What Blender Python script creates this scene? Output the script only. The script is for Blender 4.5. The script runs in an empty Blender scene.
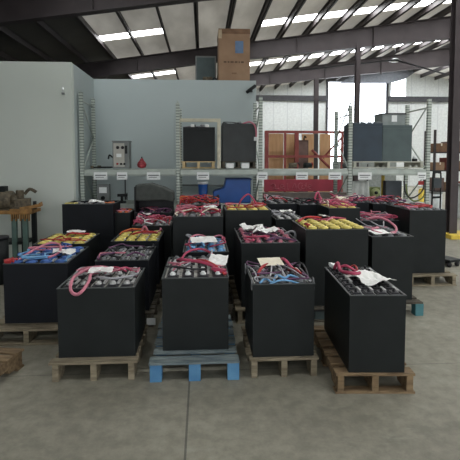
import bpy, math, random
from mathutils import Vector, Matrix
random.seed(11)
COL = bpy.context.scene.collection
R = math.radians
# ------------------------------------------------------------------ camera
F, YAW, PIT, CH, CX, CY = 440.0, R(3.6), R(3.5), 1.7, 230.0, 187.0
cr = Vector((math.cos(YAW), -math.sin(YAW), 0))
cf = Vector((math.sin(YAW)*math.cos(PIT), math.cos(YAW)*math.cos(PIT), -math.sin(PIT)))
cu = cr.cross(cf)
def ray(x, y): return cr*((x-CX)/F) + cu*((CY-y)/F) + cf
def at(x, y, Y):                     # photo point at building depth Y -> world point
    r = ray(x, y); t = Y/r.y
    return Vector((r.x*t, Y, CH + r.z*t))
def onz(x, y, z):                    # photo point on the level z -> world point
    r = ray(x, y); t = (z-CH)/r.z
    return Vector((r.x*t, r.y*t, z))
cam = bpy.data.objects.new('camera', bpy.data.cameras.new('camera')); COL.objects.link(cam)
cam.location = (0, 0, CH); cam.rotation_euler = (R(90)-PIT, 0, -YAW)
cam.data.sensor_width = 36; cam.data.lens = 36*F/460; cam.data.shift_y = -(230-CY)/460
bpy.context.scene.camera = cam
# ------------------------------------------------------------------ materials
def lin(c):
    return tuple((v/255/12.92 if v/255 <= .04045 else ((v/255+.055)/1.055)**2.4) for v in c)
MATS = {}
def mat(name, rgb, rough=.6, metal=0, var=.15, scale=8, emit=0, bump=0, spec=.5, rgb2=None, stretch=None, bscale=40, trans=0):
    if name in MATS: return MATS[name]
    m = bpy.data.materials.new(name); m.use_nodes = True; nt = m.node_tree; N = nt.nodes; L = nt.links
    b = N['Principled BSDF']; c = lin(rgb)
    tc = N.new('ShaderNodeTexCoord'); mp = N.new('ShaderNodeMapping')
    L.new(tc.outputs['Object'], mp.inputs[0])
    if stretch: mp.inputs['Scale'].default_value = stretch
    ns = N.new('ShaderNodeTexNoise'); ns.inputs['Scale'].default_value = scale; ns.inputs['Detail'].default_value = 5
    L.new(mp.outputs[0], ns.inputs[0])
    rp = N.new('ShaderNodeValToRGB'); L.new(ns.outputs[0], rp.inputs[0])
    c2 = lin(rgb2) if rgb2 else tuple(min(1, v*(1+var)) for v in c)
    c1 = c if rgb2 else tuple(v*(1-var) for v in c)
    rp.color_ramp.elements[0].position = .33; rp.color_ramp.elements[1].position = .67
    rp.color_ramp.elements[0].color = (*c1, 1); rp.color_ramp.elements[1].color = (*c2, 1)
    L.new(rp.outputs[0], b.inputs['Base Color'])
    b.inputs['Roughness'].default_value = rough; b.inputs['Metallic'].default_value = metal
    b.inputs['Specular IOR Level'].default_value = spec
    if emit:
        L.new(rp.outputs[0], b.inputs['Emission Color']); b.inputs['Emission Strength'].default_value = emit
    if bump:
        n2 = N.new('ShaderNodeTexNoise'); n2.inputs['Scale'].default_value = bscale; L.new(mp.outputs[0], n2.inputs[0])
        bp = N.new('ShaderNodeBump'); bp.inputs['Strength'].default_value = bump; bp.inputs['Distance'].default_value = .01
        L.new(n2.outputs[0], bp.inputs['Height']); L.new(bp.outputs[0], b.inputs['Normal'])
    MATS[name] = m; return m
def striped(name, rgb, rgb2, period, duty=.5, axis=2, rough=.6, metal=0, noise=0):
    """bands along one object axis (perforated posts, ribbed sheet)"""
    if name in MATS: return MATS[name]
    m = mat(name, rgb, rough, metal, var=.08); nt = m.node_tree; N = nt.nodes; L = nt.links
    b = N['Principled BSDF']; src = b.inputs['Base Color'].links[0].from_socket
    tc = N.new('ShaderNodeTexCoord'); sp = N.new('ShaderNodeSeparateXYZ'); L.new(tc.outputs['Object'], sp.inputs[0])
    md = N.new('ShaderNodeMath'); md.operation = 'DIVIDE'; md.inputs[1].default_value = period; L.new(sp.outputs[axis], md.inputs[0])
    fr = N.new('ShaderNodeMath'); fr.operation = 'FRACT'; L.new(md.outputs[0], fr.inputs[0])
    lt = N.new('ShaderNodeMath'); lt.operation = 'LESS_THAN'; lt.inputs[1].default_value = duty; L.new(fr.outputs[0], lt.inputs[0])
    mx = N.new('ShaderNodeMix'); mx.data_type = 'RGBA'; L.new(lt.outputs[0], mx.inputs[0]); L.new(src, mx.inputs[6])
    mx.inputs[7].default_value = (*lin(rgb2), 1); L.new(mx.outputs[2], b.inputs['Base Color'])
    return m
BLACK = mat('black_steel', (27, 31, 31), .5, 0, .12, 5, spec=.25)
BLACK2 = mat('black_steel_satin', (20, 23, 28), .55, 0, .15, 4, spec=.22)
BLUEBLK = mat('navy_steel', (34, 50, 62), .5, 0, .15, 4)
GREYGRN = mat('grey_green_steel', (70, 84, 84), .55, 0, .12, 4)
LID = mat('cell_lid_plastic', (36, 36, 40), .45, 0, .2, 20)
SEAL = mat('grey_sealant', (186, 186, 180), .6, 0, .3, 30)
LEAD = mat('lead_strap', (176, 176, 174), .45, .2, .25, 25)
YEL = mat('yellow_cap', (214, 198, 108), .5, 0, .12, 30)
WHT = mat('white_cap', (225, 228, 226), .5, 0, .05, 20)
GRY = mat('grey_cap', (120, 122, 124), .5, 0, .2, 20)
BLU = mat('blue_cap', (62, 98, 158), .5, 0, .25, 20)
PINK = mat('pink_red_cable', (172, 64, 92), .55, 0, .25, 12)
ROSE = mat('pale_rose_cable', (196, 120, 136), .55, 0, .2, 12)
RED = mat('red_cable', (170, 46, 48), .5, 0, .25, 12)
BCAB = mat('black_cable', (26, 26, 30), .5, 0, .2, 12)
LBLU = mat('light_blue_cable', (112, 164, 206), .5, 0, .15, 12)
DBLU = mat('blue_cable', (64, 100, 170), .5, 0, .2, 12)
SILV = mat('silver_cable', (160, 160, 164), .4, .2, .2, 12)
PURP = mat('purple_cable', (98, 62, 92), .5, 0, .2, 12)
ORNG = mat('orange_plastic', (208, 110, 56), .5, 0, .15, 12)
PAPER = mat('white_paper', (232, 232, 228), .8, 0, .05, 9, bump=.15)
CREAM = mat('cream_paper', (226, 219, 198), .8, 0, .05, 9)
INK = mat('grey_print', (110, 112, 112), .8, 0, .1, 9)
WOOD = mat('weathered_wood', (104, 94, 76), .85, 0, .1, 3, rgb2=(148, 138, 116), stretch=(2, 12, 12), bump=.3)
WOODB = mat('brown_wood', (94, 76, 54), .85, 0, .1, 3, rgb2=(140, 118, 88), stretch=(2, 12, 12), bump=.3)
WOODD = mat('dark_old_wood', (58, 54, 46), .9, 0, .1, 3, rgb2=(92, 86, 74), stretch=(2, 12, 12), bump=.3)
WOODG = mat('grey_blue_worn_wood', (86, 100, 106), .85, 0, .1, 3, rgb2=(124, 134, 132), stretch=(2, 12, 12), bump=.3)
WBLUE = mat('blue_painted_wood', (62, 112, 156), .75, 0, .1, 5, rgb2=(92, 142, 178), bump=.3)
WTEAL = mat('teal_painted_wood', (70, 118, 124), .75, 0, .15, 5, bump=.3)
STEELD = mat('dark_brown_steel', (58, 50, 51), .6, 0, .15, 3)
PURL = mat('purlin_steel', (62, 56, 56), .6, 0, .15, 3)
ROOF = mat('glowing_roof_lining', (176, 172, 164), .85, 0, .1, 1.5, rgb2=(206, 202, 194), stretch=(1, .3, 1), emit=.18)  # faint emission added to brighten the lining, which is no light source
RACKG = mat('rack_grey_green', (166, 174, 166), .55, .1, .12, 6)
RACKP = striped('rack_perforated', (176, 184, 174), (124, 132, 126), .05, .4)
REDST = mat('red_steel', (152, 76, 70), .6, 0, .2, 5)
REDBN = mat('red_banner_sheet', (166, 62, 78), .7, 0, .15, 3)
PLY = mat('orange_plywood', (204, 160, 116), .8, 0, .1, 2, rgb2=(220, 180, 136), stretch=(8, 8, 1))
CARD = mat('cardboard', (138, 110, 86), .85, 0, .08, 3, rgb2=(154, 126, 100))
CARDB = mat('brown_carton', (120, 92, 70), .85, 0, .25, 6)
BOXBR = mat('brown_cabinet', (104, 84, 78), .7, 0, .15, 4)
MGREY = mat('machine_grey', (112, 116, 114), .5, .1, .15, 6)
PGREY = mat('panel_beige_grey', (172, 170, 160), .5, 0, .06, 6)
HOOD = mat('grey_hood_cloth', (68, 72, 68), .8, 0, .18, 14)
BUCK = mat('blue_plastic', (32, 80, 150), .45, 0, .12, 5)
GRNM = mat('green_machine', (112, 124, 70), .6, 0, .25, 8)
TEALS = mat('teal_steel', (84, 108, 100), .6, 0, .15, 6)
RUSTY = mat('rusty_bench_wood', (142, 106, 60), .8, 0, .35, 12)
RUSTP = mat('rusty_iron', (88, 80, 64), .7, .1, .5, 25, bump=.5)
YPAINT = mat('yellow_paint', (206, 178, 66), .6, 0, .15, 6)
CONDU = mat('conduit', (120, 126, 124), .5, .2, .1)
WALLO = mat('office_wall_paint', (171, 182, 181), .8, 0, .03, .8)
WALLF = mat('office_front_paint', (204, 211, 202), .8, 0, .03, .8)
SHEET = striped('white_wall_sheet', (222, 226, 224), (206, 210, 210), .9, .06, 0, .7)
GIRT = mat('girt_steel', (66, 66, 70), .6)
SKY = mat('daylight_panel', (250, 252, 255), .6, emit=9, var=.02)
DAY = mat('daylight_opening', (240, 247, 255), .6, emit=4, var=.01)
# concrete floor with saw-cut joints
def floor_mat():
    m = mat('concrete', (126, 123, 111), .6, 0, .1, .7, rgb2=(146, 143, 130), spec=.3); nt = m.node_tree; N = nt.nodes; L = nt.links
    b = N['Principled BSDF']; src = b.inputs['Base Color'].links[0].from_socket
    tc = N.new('ShaderNodeTexCoord')
    n = N.new('ShaderNodeTexNoise'); n.inputs['Scale'].default_value = 9; n.inputs['Detail'].default_value = 8; n.inputs['Roughness'].default_value = .7
    L.new(tc.outputs['Object'], n.inputs[0])
    r = N.new('ShaderNodeValToRGB'); L.new(n.outputs[0], r.inputs[0])
    r.color_ramp.elements[0].position = .38; r.color_ramp.elements[0].color = (.78, .78, .76, 1)
    r.color_ramp.elements[1].position = .66; r.color_ramp.elements[1].color = (1.12, 1.12, 1.1, 1)
    mx = N.new('ShaderNodeMix'); mx.data_type = 'RGBA'; mx.blend_type = 'MULTIPLY'; mx.inputs[0].default_value = 1
    L.new(src, mx.inputs[6]); L.new(r.outputs[0], mx.inputs[7])
    # pale scuffs
    n3 = N.new('ShaderNodeTexNoise'); n3.inputs['Scale'].default_value = 3.2; n3.inputs['Detail'].default_value = 10; n3.inputs['Roughness'].default_value = .8
    mp3 = N.new('ShaderNodeMapping'); mp3.inputs['Scale'].default_value = (.5, 1.6, 1); mp3.inputs['Location'].default_value = (4, 2, 0)
    L.new(tc.outputs['Object'], mp3.inputs[0]); L.new(mp3.outputs[0], n3.inputs[0])
    r3 = N.new('ShaderNodeValToRGB'); L.new(n3.outputs[0], r3.inputs[0])
    r3.color_ramp.elements[0].position = .58; r3.color_ramp.elements[0].color = (0, 0, 0, 1)
    r3.color_ramp.elements[1].position = .72; r3.color_ramp.elements[1].color = (.4, .4, .4, 1)
    mx3 = N.new('ShaderNodeMix'); mx3.data_type = 'RGBA'; L.new(r3.outputs[0], mx3.inputs[0]); L.new(mx.outputs[2], mx3.inputs[6])
    mx3.inputs[7].default_value = (*lin((168, 168, 156)), 1)
    last = mx3.outputs[2]
    sp = N.new('ShaderNodeSeparateXYZ'); L.new(tc.outputs['Object'], sp.inputs[0])
    for ax, c0, per, w in ((0, -.105, 4.6, .007), (1, 3.47, 4.6, .006)):
        a = N.new('ShaderNodeMath'); a.operation = 'SUBTRACT'; a.inputs[1].default_value = c0 - 46 - per/2; L.new(sp.outputs[ax], a.inputs[0])
        md = N.new('ShaderNodeMath'); md.operation = 'MODULO'; md.inputs[1].default_value = per; L.new(a.outputs[0], md.inputs[0])
        s = N.new('ShaderNodeMath'); s.operation = 'SUBTRACT'; s.inputs[1].default_value = per/2; L.new(md.outputs[0], s.inputs[0])
        ab = N.new('ShaderNodeMath'); ab.operation = 'ABSOLUTE'; L.new(s.outputs[0], ab.inputs[0])
        lt = N.new('ShaderNodeMath'); lt.operation = 'LESS_THAN'; lt.inputs[1].default_value = w; L.new(ab.outputs[0], lt.inputs[0])
        k = N.new('ShaderNodeMath'); k.operation = 'MULTIPLY'; k.inputs[1].default_value = .62 if ax == 0 else .35; L.new(lt.outputs[0], k.inputs[0])
        m2 = N.new('ShaderNodeMix'); m2.data_type = 'RGBA'; L.new(k.outputs[0], m2.inputs[0]); L.new(last, m2.inputs[6])
        m2.inputs[7].default_value = (.03, .03, .03, 1); last = m2.outputs[2]
    L.new(last, b.inputs['Base Color'])
    return m
FLOOR = floor_mat()
# ------------------------------------------------------------------ mesh builder
class MB:
    def __init__(s): s.v = []; s.f = []; s.sm = []
    def raw(s, vs, fs, smooth=False):
        o = len(s.v); s.v += [tuple(v) for v in vs]; s.f += [tuple(i+o for i in f) for f in fs]; s.sm += [smooth]*len(fs); return s
    def box(s, x0, x1, y0, y1, z0, z1, M=None):
        vs = [Vector((x, y, z)) for x in (x0, x1) for y in (y0, y1) for z in (z0, z1)]
        if M is not None: vs = [M @ v for v in vs]
        return s.raw(vs, [(0,1,3,2),(4,6,7,5),(0,4,5,1),(2,3,7,6),(0,2,6,4),(1,5,7,3)])
    def prism(s, pts, y0, y1, ax='y'):      # polygon in xz pushed along y  (ax='x': polygon in yz pushed along x; 'z': xy along z)
        f = {'y': lambda a, b, t: (a, t, b), 'x': lambda a, b, t: (t, a, b), 'z': lambda a, b, t: (a, b, t)}[ax]
        n = len(pts); vs = [f(a, b, y0) for a, b in pts] + [f(a, b, y1) for a, b in pts]
        fs = [tuple(range(n))[::-1], tuple(range(n, 2*n))] + [(i, (i+1) % n, n+(i+1) % n, n+i) for i in range(n)]
        return s.raw(vs, fs)
    def tube(s, pts, r, n=7, smooth_sub=4, caps=True):
        P = [Vector(p) for p in pts]
        if smooth_sub and len(P) > 2:
            Q = []
            for i in range(len(P)-1):
                a, b, c, d = P[max(i-1, 0)], P[i], P[i+1], P[min(i+2, len(P)-1)]
                for k in range(smooth_sub):
                    t = k/smooth_sub
                    Q.append(.5*((2*b)+(c-a)*t+(2*a-5*b+4*c-d)*t*t+(3*b-a-3*c+d)*t**3))
            Q.append(P[-1]); P = Q
        rr = r if isinstance(r, (list, tuple)) else None
        vs, fs = [], []; up = Vector((.13, .21, 1)).normalized()
        for i, p in enumerate(P):
            t = (P[min(i+1, len(P)-1)]-P[max(i-1, 0)])
            t = t.normalized() if t.length > 1e-9 else Vector((0, 0, 1))
            a = t.cross(up)
            if a.length < .1: a = t.cross(Vector((1, 0, 0)))
            a.normalize(); b = t.cross(a)
            rad = r if rr is None else rr[0]+(rr[1]-rr[0])*i/(len(P)-1)
            for k in range(n):
                an = 2*math.pi*k/n; vs.append(p+a*math.cos(an)*rad+b*math.sin(an)*rad)
        for i in range(len(P)-1):
            for k in range(n):
                fs.append((i*n+k, i*n+(k+1) % n, (i+1)*n+(k+1) % n, (i+1)*n+k))
        if caps: fs += [tuple(range(n))[::-1], tuple(range((len(P)-1)*n, len(P)*n))]
        return s.raw(vs, fs, True)
    def cyl(s, p, r, h, n=14, axis='z', r2=None):
        d = {'z': Vector((0, 0, 1)), 'x': Vector((1, 0, 0)), 'y': Vector((0, 1, 0))}[axis]
        return s.tube([Vector(p), Vector(p)+d*h], (r, r if r2 is None else r2), n, 0)
    def build(s, name, m, parent=None, bevel=0, loc=None):
        me = bpy.data.meshes.new(name); me.from_pydata(s.v, [], s.f); me.update()
        me.polygons.foreach_set('use_smooth', s.sm)
        me.materials.append(m)
        o = bpy.data.objects.new(name, me); COL.objects.link(o)
        if parent: o.parent = parent
        if loc: o.location = loc
        if bevel:
            b = o.modifiers.new('bevel', 'BEVEL'); b.width = bevel; b.segments = 2; b.limit_method = 'ANGLE'; b.angle_limit = R(50)
        import bmesh
        bm = bmesh.new(); bm.from_mesh(me); bmesh.ops.recalc_face_normals(bm, faces=bm.faces); bm.to_mesh(me); bm.free()
        return o
def tag(o, label=None, cat=None, group=None, kind=None):
    if label: o['label'] = label
    if cat: o['category'] = cat
    if group: o['group'] = group
    if kind: o['kind'] = kind
    return o
def empty(name, loc, rz=0, label=None, cat=None, group=None):
    o = bpy.data.objects.new(name, None); o.empty_display_size = .1; COL.objects.link(o)
    o.location = loc; o.rotation_euler = (0, 0, rz); return tag(o, label, cat, group)
def lk(src, parent, loc, name=None):
    c = src.copy(); COL.objects.link(c); c.parent = parent; c.location = loc; return c
def struct(name, mb, m, label, cat, bevel=0): return tag(mb.build(name, m, None, bevel), label, cat, None, 'structure')

# ================================================================== THE HALL
RX, RZ, SL = 12.3, 5.72, .142          # ridge x, roof underside at x = 0, slope
XL, XR, YB, YF = -9.0, 22.0, 28.0, -9.0
def roofz(x): return RZ + SL*x if x < RX else RZ + SL*RX - SL*(x-RX)
struct('floor', MB().box(XL-.2, XR+.2, YF, YB+.2, -.12, 0), FLOOR, 'worn grey concrete floor with saw cut joints', 'floor')
# ceiling, with gaps for the daylight strips
strips = [(-6.2, -5.4), (1.0, 1.8), (6.6, 7.3), (12.95, 13.6), (19.0, 19.75), (24.6, 25.4)]
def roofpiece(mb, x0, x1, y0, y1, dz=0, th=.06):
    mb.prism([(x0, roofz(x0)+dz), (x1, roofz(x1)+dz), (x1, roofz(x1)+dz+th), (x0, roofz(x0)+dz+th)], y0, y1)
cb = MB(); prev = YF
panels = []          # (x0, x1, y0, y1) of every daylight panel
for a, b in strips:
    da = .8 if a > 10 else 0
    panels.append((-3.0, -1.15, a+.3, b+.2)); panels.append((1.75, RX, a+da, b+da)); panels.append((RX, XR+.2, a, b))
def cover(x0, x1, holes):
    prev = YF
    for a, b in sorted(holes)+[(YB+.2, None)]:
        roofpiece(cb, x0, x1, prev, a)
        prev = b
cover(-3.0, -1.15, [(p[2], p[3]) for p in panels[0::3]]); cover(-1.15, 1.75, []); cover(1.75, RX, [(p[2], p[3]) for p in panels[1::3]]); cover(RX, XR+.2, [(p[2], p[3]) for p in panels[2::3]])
struct('ceiling', cb, ROOF, 'pale lined sheet roof with an added glow between the purlins', 'ceiling')
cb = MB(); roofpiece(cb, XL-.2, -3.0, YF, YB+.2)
struct('ceiling_left', cb, mat('shaded_roof_lining', (84, 82, 78), .85, 0, .1, 1.5), 'lined roof coloured dark as if unlit above the office block', 'ceiling')  # same lining in a darker colour, standing for the missing light here
for i, (x0, x1, a, b) in enumerate(panels):
    sb = MB(); roofpiece(sb, x0, x1, a, b, .02, .02)
    struct('skylight_%d' % (i+1), sb, SKY, ('short bright daylight panel above the office', 'long bright daylight strip running up the roof slope', 'bright daylight strip beyond the ridge')[i % 3]+(' behind the camera', ' overhead', ' before the first rafter', ' between first and second rafters', ' between second and third rafters', ' near the end wall')[i//3], 'skylight')
# rafters
for i, yd in enumerate((-3.0, 3.2, 9.3, 15.4, 21.5)):
    rb = MB()
    def dep(x): return .52 + .038*max(0, min(x, 9))
    for x0, x1 in ((XL, 0), (0, RX), (RX, XR)):
        t0, t1 = roofz(x0)-.2, roofz(x1)-.2
        d0, d1 = dep(x0), dep(x1)
        if x0 == RX: d0, d1 = dep(9), .5
        rb.prism([(x0, t0-d0), (x1, t1-d1), (x1, t1), (x0, t0)], yd-.012, yd+.012)
        rb.prism([(x0, t0-.025), (x1, t1-.025), (x1, t1), (x0, t0)], yd-.11, yd+.11)
        rb.prism([(x0, t0-d0), (x1, t1-d1), (x1, t1-d1+.025), (x0, t0-d0+.025)], yd-.11, yd+.11)
    for x in (-5, -2.2, .6, 1.1, 3.3, 6, 8.8):
        z = roofz(x)-.2; rb.box(x-.01, x+.01, yd-.1, yd+.1, z-dep(x)+.02, z-.02)
    struct('rafter_%d' % (i+1), rb, STEELD, 'deep dark brown steel roof rafter, frame %s from the camera' % ('behind', 'overhead', 'first', 'second', 'third', 'farthest')[i], 'rafter')
# purlins
k = 0; x = XL+.3
while x < XR-.2:
    z = roofz(x); pb = MB()
    pb.box(x-.012, x+.012, YF, YB, z-.2, z-.004); pb.box(x-.012, x+.062, YF, YB, z-.2, z-.185)
    pb.box(x-.062, x+.012, YF, YB, z-.018, z-.004)
    k += 1; struct('purlin_%d' % k, pb, PURL, 'dark steel roof purlin running towards the far wall', 'purlin')
    x += .95
# columns
def column(name, x, y, w, lab, ztop=None):
    zt = (roofz(x)-.2-.5) if ztop is None else ztop
    b = MB(); b.box(x-w/2, x+w/2, y-.1, y-.085, 0, zt); b.box(x-w/2, x+w/2, y+.085, y+.1, 0, zt); b.box(x-.01, x+.01, y-.09, y+.09, 0, zt)
    b.box(x-w/2-.06, x+w/2+.06, y-.16, y+.16, 0, .02)
    return struct(name, b, STEELD, lab, 'column')
c1 = at(454, 120, 9.3); c2 = at(357, 100, 15.4); c3 = at(316, 110, 21.5)
column('column_1', c1.x, 9.3, .17, 'thick dark brown steel column at the right edge, nearest of the row')
column('column_2', c2.x, 15.4, .15, 'dark steel column rising in front of the bright door opening')
column('column_3', c3.x, 21.5, .2, 'dark steel column left of the bright door opening')
tag(MB().box(c1.x-.16, c1.x+.75, 9.0, 9.6, 0, .1).build('column_base', YPAINT, None, .01), 'yellow painted kerb block at the foot of the right column', 'kerb', kind='structure')
# grey gable panel above the roller door
gp = [at(a, b, 27.0) for a, b in ((340, 83), (361, 70), (418, 70), (405, 79), (391, 83))]
struct('trim_9', MB().prism([(v.x, v.z) for v in gp], 27.0, 27.1), mat('gable_grey', (96, 100, 106), .7), 'blue grey gable panel above the bright roller door', 'panel')
# walls
d0 = at(328, 100, YB); d1 = at(386, 83, YB); ztd = d1.z; g0 = at(391, 98, YB); g1 = at(406, 74, YB)
wb = MB()
wb.box(XL, d0.x, YB, YB+.15, 0, 7.9); wb.box(d1.x, g0.x, YB, YB+.15, 0, 7.9); wb.box(g1.x, XR, YB, YB+.15, 0, 7.9)
wb.box(d0.x, d1.x, YB, YB+.15, ztd, 7.9)
wb.box(g0.x, g1.x, YB, YB+.15, 0, g0.z); wb.box(g0.x, g1.x, YB, YB+.15, g1.z, 7.9)
struct('wall_back', wb, SHEET, 'white ribbed sheet metal end wall', 'wall')
struct('window_1', MB().box(d0.x, d1.x, YB+.02, YB+.05, 0, ztd), DAY, 'tall bright open roller door full of daylight', 'door opening')
struct('window_2', MB().box(g0.x, g1.x, YB+.02, YB+.05, g0.z, g1.z), DAY, 'small bright square daylight panel high in the end wall', 'window')
tb = MB(); w = .14
tb.box(d0.x-w, d0.x, YB-.1, YB+.02, 0, ztd+.3); tb.box(d1.x, d1.x+w, YB-.1, YB+.02, 0, ztd+.3); tb.box(d0.x-w, d1.x+w, YB-.35, YB+.02, ztd, ztd+.55)
struct('trim_1', tb, GIRT, 'dark steel frame and roll housing around the roller door', 'door frame')
gz = at(300, 97.5, YB).z
for j, (xa, xb) in enumerate(((XL, d0.x-w), (d1.x+w, XR))):
    struct('trim_%d' % (2+j), MB().box(xa, xb, YB-.2, YB, gz-.22, gz+.1), GIRT, ('dark steel girt across the white wall left of the roller door', 'dark steel girt across the white wall right of the roller door')[j], 'girt')
struct('wall_left', MB().box(XL-.15, XL, YF, YB, 0, 4.3), SHEET, 'white sheet side wall', 'wall')
struct('wall_right', MB().box(XR, XR+.15, YF, YB, 0, 4.3), SHEET, 'white sheet side wall far right', 'wall')
# office block
OY1, OY2 = 7.55, 9.05
ox = at(72, 100, OY1).x; oh = at(60, 62, OY1).z; oxr = at(256, 100, OY2).x
struct('wall_office_front', MB().box(XL, ox, OY1, OY1+.12, 0, oh), WALLF, 'pale grey green front wall of the office block, left', 'wall')
struct('wall_office_side', MB().box(ox-.12, ox, OY1+.12, OY2, 0, oh), WALLO, 'pale grey side wall of the office block behind the rack post', 'wall')
struct('wall_office_back', MB().box(ox-.12, oxr, OY2, OY2+.12, 0, oh), WALLO, 'long blue grey wall behind the pallet rack', 'wall')
struct('wall_office_end', MB().box(oxr-.12, oxr, OY2+.12, 14.0, 0, oh), WALLO, 'far end wall of the office block', 'wall')
rb = MB(); rb.box(XL, ox-.12, OY1+.12, 14, oh-.08, oh-.02); rb.box(ox-.12, oxr-.12, OY2+.12, 14, oh-.08, oh-.02)
struct('office_roof', rb, MGREY, 'flat top of the office block', 'roof')

# small fittings on the walls
p = at(63, 92, OY1-.02); e = empty('wall_lamp', (p.x, OY1, p.z-.04), 0, 'tiny white lamp high on the pale office front wall', 'lamp')
MB().box(-.02, .02, -.035, 0, 0, .03).build('base', MGREY, e); MB().cyl((0, -.02, .03), .014, .09, 10).build('bulb', WHT, e)
p = at(251, 90, OY2); e = empty('security_camera', (p.x, OY2, p.z), 0, 'small black camera on a bracket at the top right of the grey wall', 'camera')
MB().box(-.03, .03, -.015, 0, -.05, .03).build('bracket', BCAB, e); MB().tube([(0, 0, 0), (-.02, -.1, -.02)], .012, 8, 0).tube([(.08, -.1, .07), (-.1, -.16, -.07)], .035, 10, 0).build('body', BLACK, e)
pts = [at(176, 185, OY2-.04), at(250, 186, OY2-.04)]
tag(MB().tube(pts, .022, 8, 0).build('wall_conduit', CONDU), 'grey conduit run along the wall below the rack shelf', 'pipe')
a = at(125, 172, OY2-.03); b = Vector((a.x, a.y, 0))
tag(MB().tube([a, b], .012, 8, 0).build('thin_rod', BCAB), 'thin dark vertical rod on the grey wall under the left shelf', 'rod')

# ------------------------------------------------------------------ cardboard box etc. on the office roof
pa, pb_ = at(218.5, 78, 9.3), at(250, 29, 9.3); zb = oh-.02
w, h = pb_.x-pa.x, pb_.z-zb
e = empty('cardboard_box', ((pa.x+pb_.x)/2, 9.3+.35, zb), 0, 'tall brown cardboard box with a blue label on top of the office', 'box')
MB().box(-w/2, w/2, -.35, .35, 0, h-.1).build('carton', CARD, e, .008)
MB().box(-w/2, w/2, -.352, -.342, h-.1, h).box(-w/2, w/2, .342, .352, h-.1, h-.02).box(-w/2-.004, -w/2+.004, -.35, .35, h-.1, h-.03).box(w/2-.004, w/2+.004, -.35, .35, h-.1, h-.01).build('top_flap', CARDB, e)
MB().box(.02, .19, -.3545, -.351, h-.5, h-.25).build('blue_label', mat('faded_blue_print', (98, 122, 152), .8), e)
tb = MB()
for i, (u0, u1) in enumerate(((-.22, -.16), (-.14, -.1), (-.08, -.01), (.01, .07), (.09, .12), (.14, .2))): tb.box(u0, u1, -.3535, -.351, h-.70, h-.665)
MB().box(-.05, .05, -.3535, -.351, h-.93, h-.9).build('printed_mark', CARDB, e); tb.build('printed_line', mat('faded_print', (96, 74, 56), .8), e)
MB().box(-w/2-.002, -w/2+.07, -.3538, -.351, h-.2, h-.02).build('packing_tape', mat('tape', (178, 160, 132), .4), e)
pa, pb_ = at(195.5, 76, 9.75), at(216, 56, 9.75); w = pb_.x-pa.x
e = empty('grey_cabinet', ((pa.x+pb_.x)/2, 10.0, zb), 0, 'grey metal box on the office roof left of the cardboard box', 'box')
MB().box(-w/2, w/2, -.25, .25, 0, pb_.z-zb).build('body', MGREY, e, .01); MB().box(-w/2+.03, w/2-.03, -.26, -.25, .05, pb_.z-zb-.04).build('door', GREYGRN, e)
p = at(209, 77, 9.5); e = empty('small_motor', (p.x, 9.5, zb), 0, 'small dark motor with cable lying beside the cardboard box', 'motor')
MB().cyl((-.13, 0, .09), .08, .2, 14, 'x').build('housing', RUSTP, e); MB().box(-.12, .08, -.07, .07, 0, .03).build('foot', BLACK, e)
MB().tube([(.07, 0, .1), (.12, -.02, .15), (.16, 0, .08), (.13, .03, .02)], .012, 6).build('cable', BCAB, e)

# ================================================================== PALLETS
def pallet(cx, cy, w, d, rz, label, m=WOOD, mblock=None, zb=0, h=.15, nb=6, group=None, cat='pallet', bottom=True):
    e = empty('wooden_pallet', (cx, cy, zb), rz, label, cat, group)
    bw = d/nb*.72; rnd = random.Random(int(cx*997+cy*31))
    for i in range(nb):
        y = -d/2 + bw/2 + i*(d-bw)/(nb-1); j = rnd.uniform(-.006, .014)
        MB().box(-w/2-j, w/2+j*.6, y-bw/2, y+bw/2, h-.018, h).build('deck_board', m, e, .002)
    mb_ = mblock or m
    for sx in (-1, 0, 1):
        x = sx*(w/2-.04)
        if mblock or nb > 7:
            for yy in (-1, 0, 1): MB().box(x-.045, x+.045, yy*(d/2-.05)-.05, yy*(d/2-.05)+.05, .0, h-.018).build('block', mb_, e, .002)
        else:
            z0 = .016 if bottom else 0
            MB().prism([(-d/2, z0), (-d/2*.62, z0), (-d/2*.56, .055), (-d/2*.22, .055), (-d/2*.17, z0), (d/2*.17, z0), (d/2*.22, .055), (d/2*.56, .055), (d/2*.62, z0), (d/2, z0), (d/2, h-.018), (-d/2, h-.018)], x-.024, x+.024, 'x').build('stringer', mb_, e, .002)
    if bottom and not mblock:
        for y in (-d/2+.045, 0, d/2-.045): MB().box(-w/2, w/2, y-.045, y+.045, 0, .016).build('bottom_board', m, e, .002)
    return e
PH = .15
# ================================================================== BATTERIES
_protos = {}
def cell_mesh(cw, cl):
    key = ('cell', round(cw, 3), round(cl, 3))
    if key not in _protos:
        m = MB(); a, b = cw/2*.78, cl/2*.8
        m.prism([(-a, -b), (a, -b), (a, b), (-a, b)], 0, .016, 'z')
        m.prism([(-a*.75, -b*.75), (a*.75, -b*.75), (a*.75, b*.75), (-a*.75, b*.75)], .016, .024, 'z')
        o = m.build('cell', LID); me = o.data; bpy.data.objects.remove(o); _protos[key] = me
    return _protos[key]
def cap_mesh(r, m):
    key = ('cap', round(r, 3), m.name)
    if key not in _protos:
        c = MB(); c.cyl((0, 0, 0), r, .012, 12).cyl((0, 0, .012), r*.8, .012, 12, r2=r*.66)
        o = c.build('vent_cap', m); me = o.data; bpy.data.objects.remove(o); _protos[key] = me
    return _protos[key]
def link_mesh(me, name, parent, loc):
    o = bpy.data.objects.new(name, me); COL.objects.link(o); o.parent = parent; o.location = loc; return o
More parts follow.
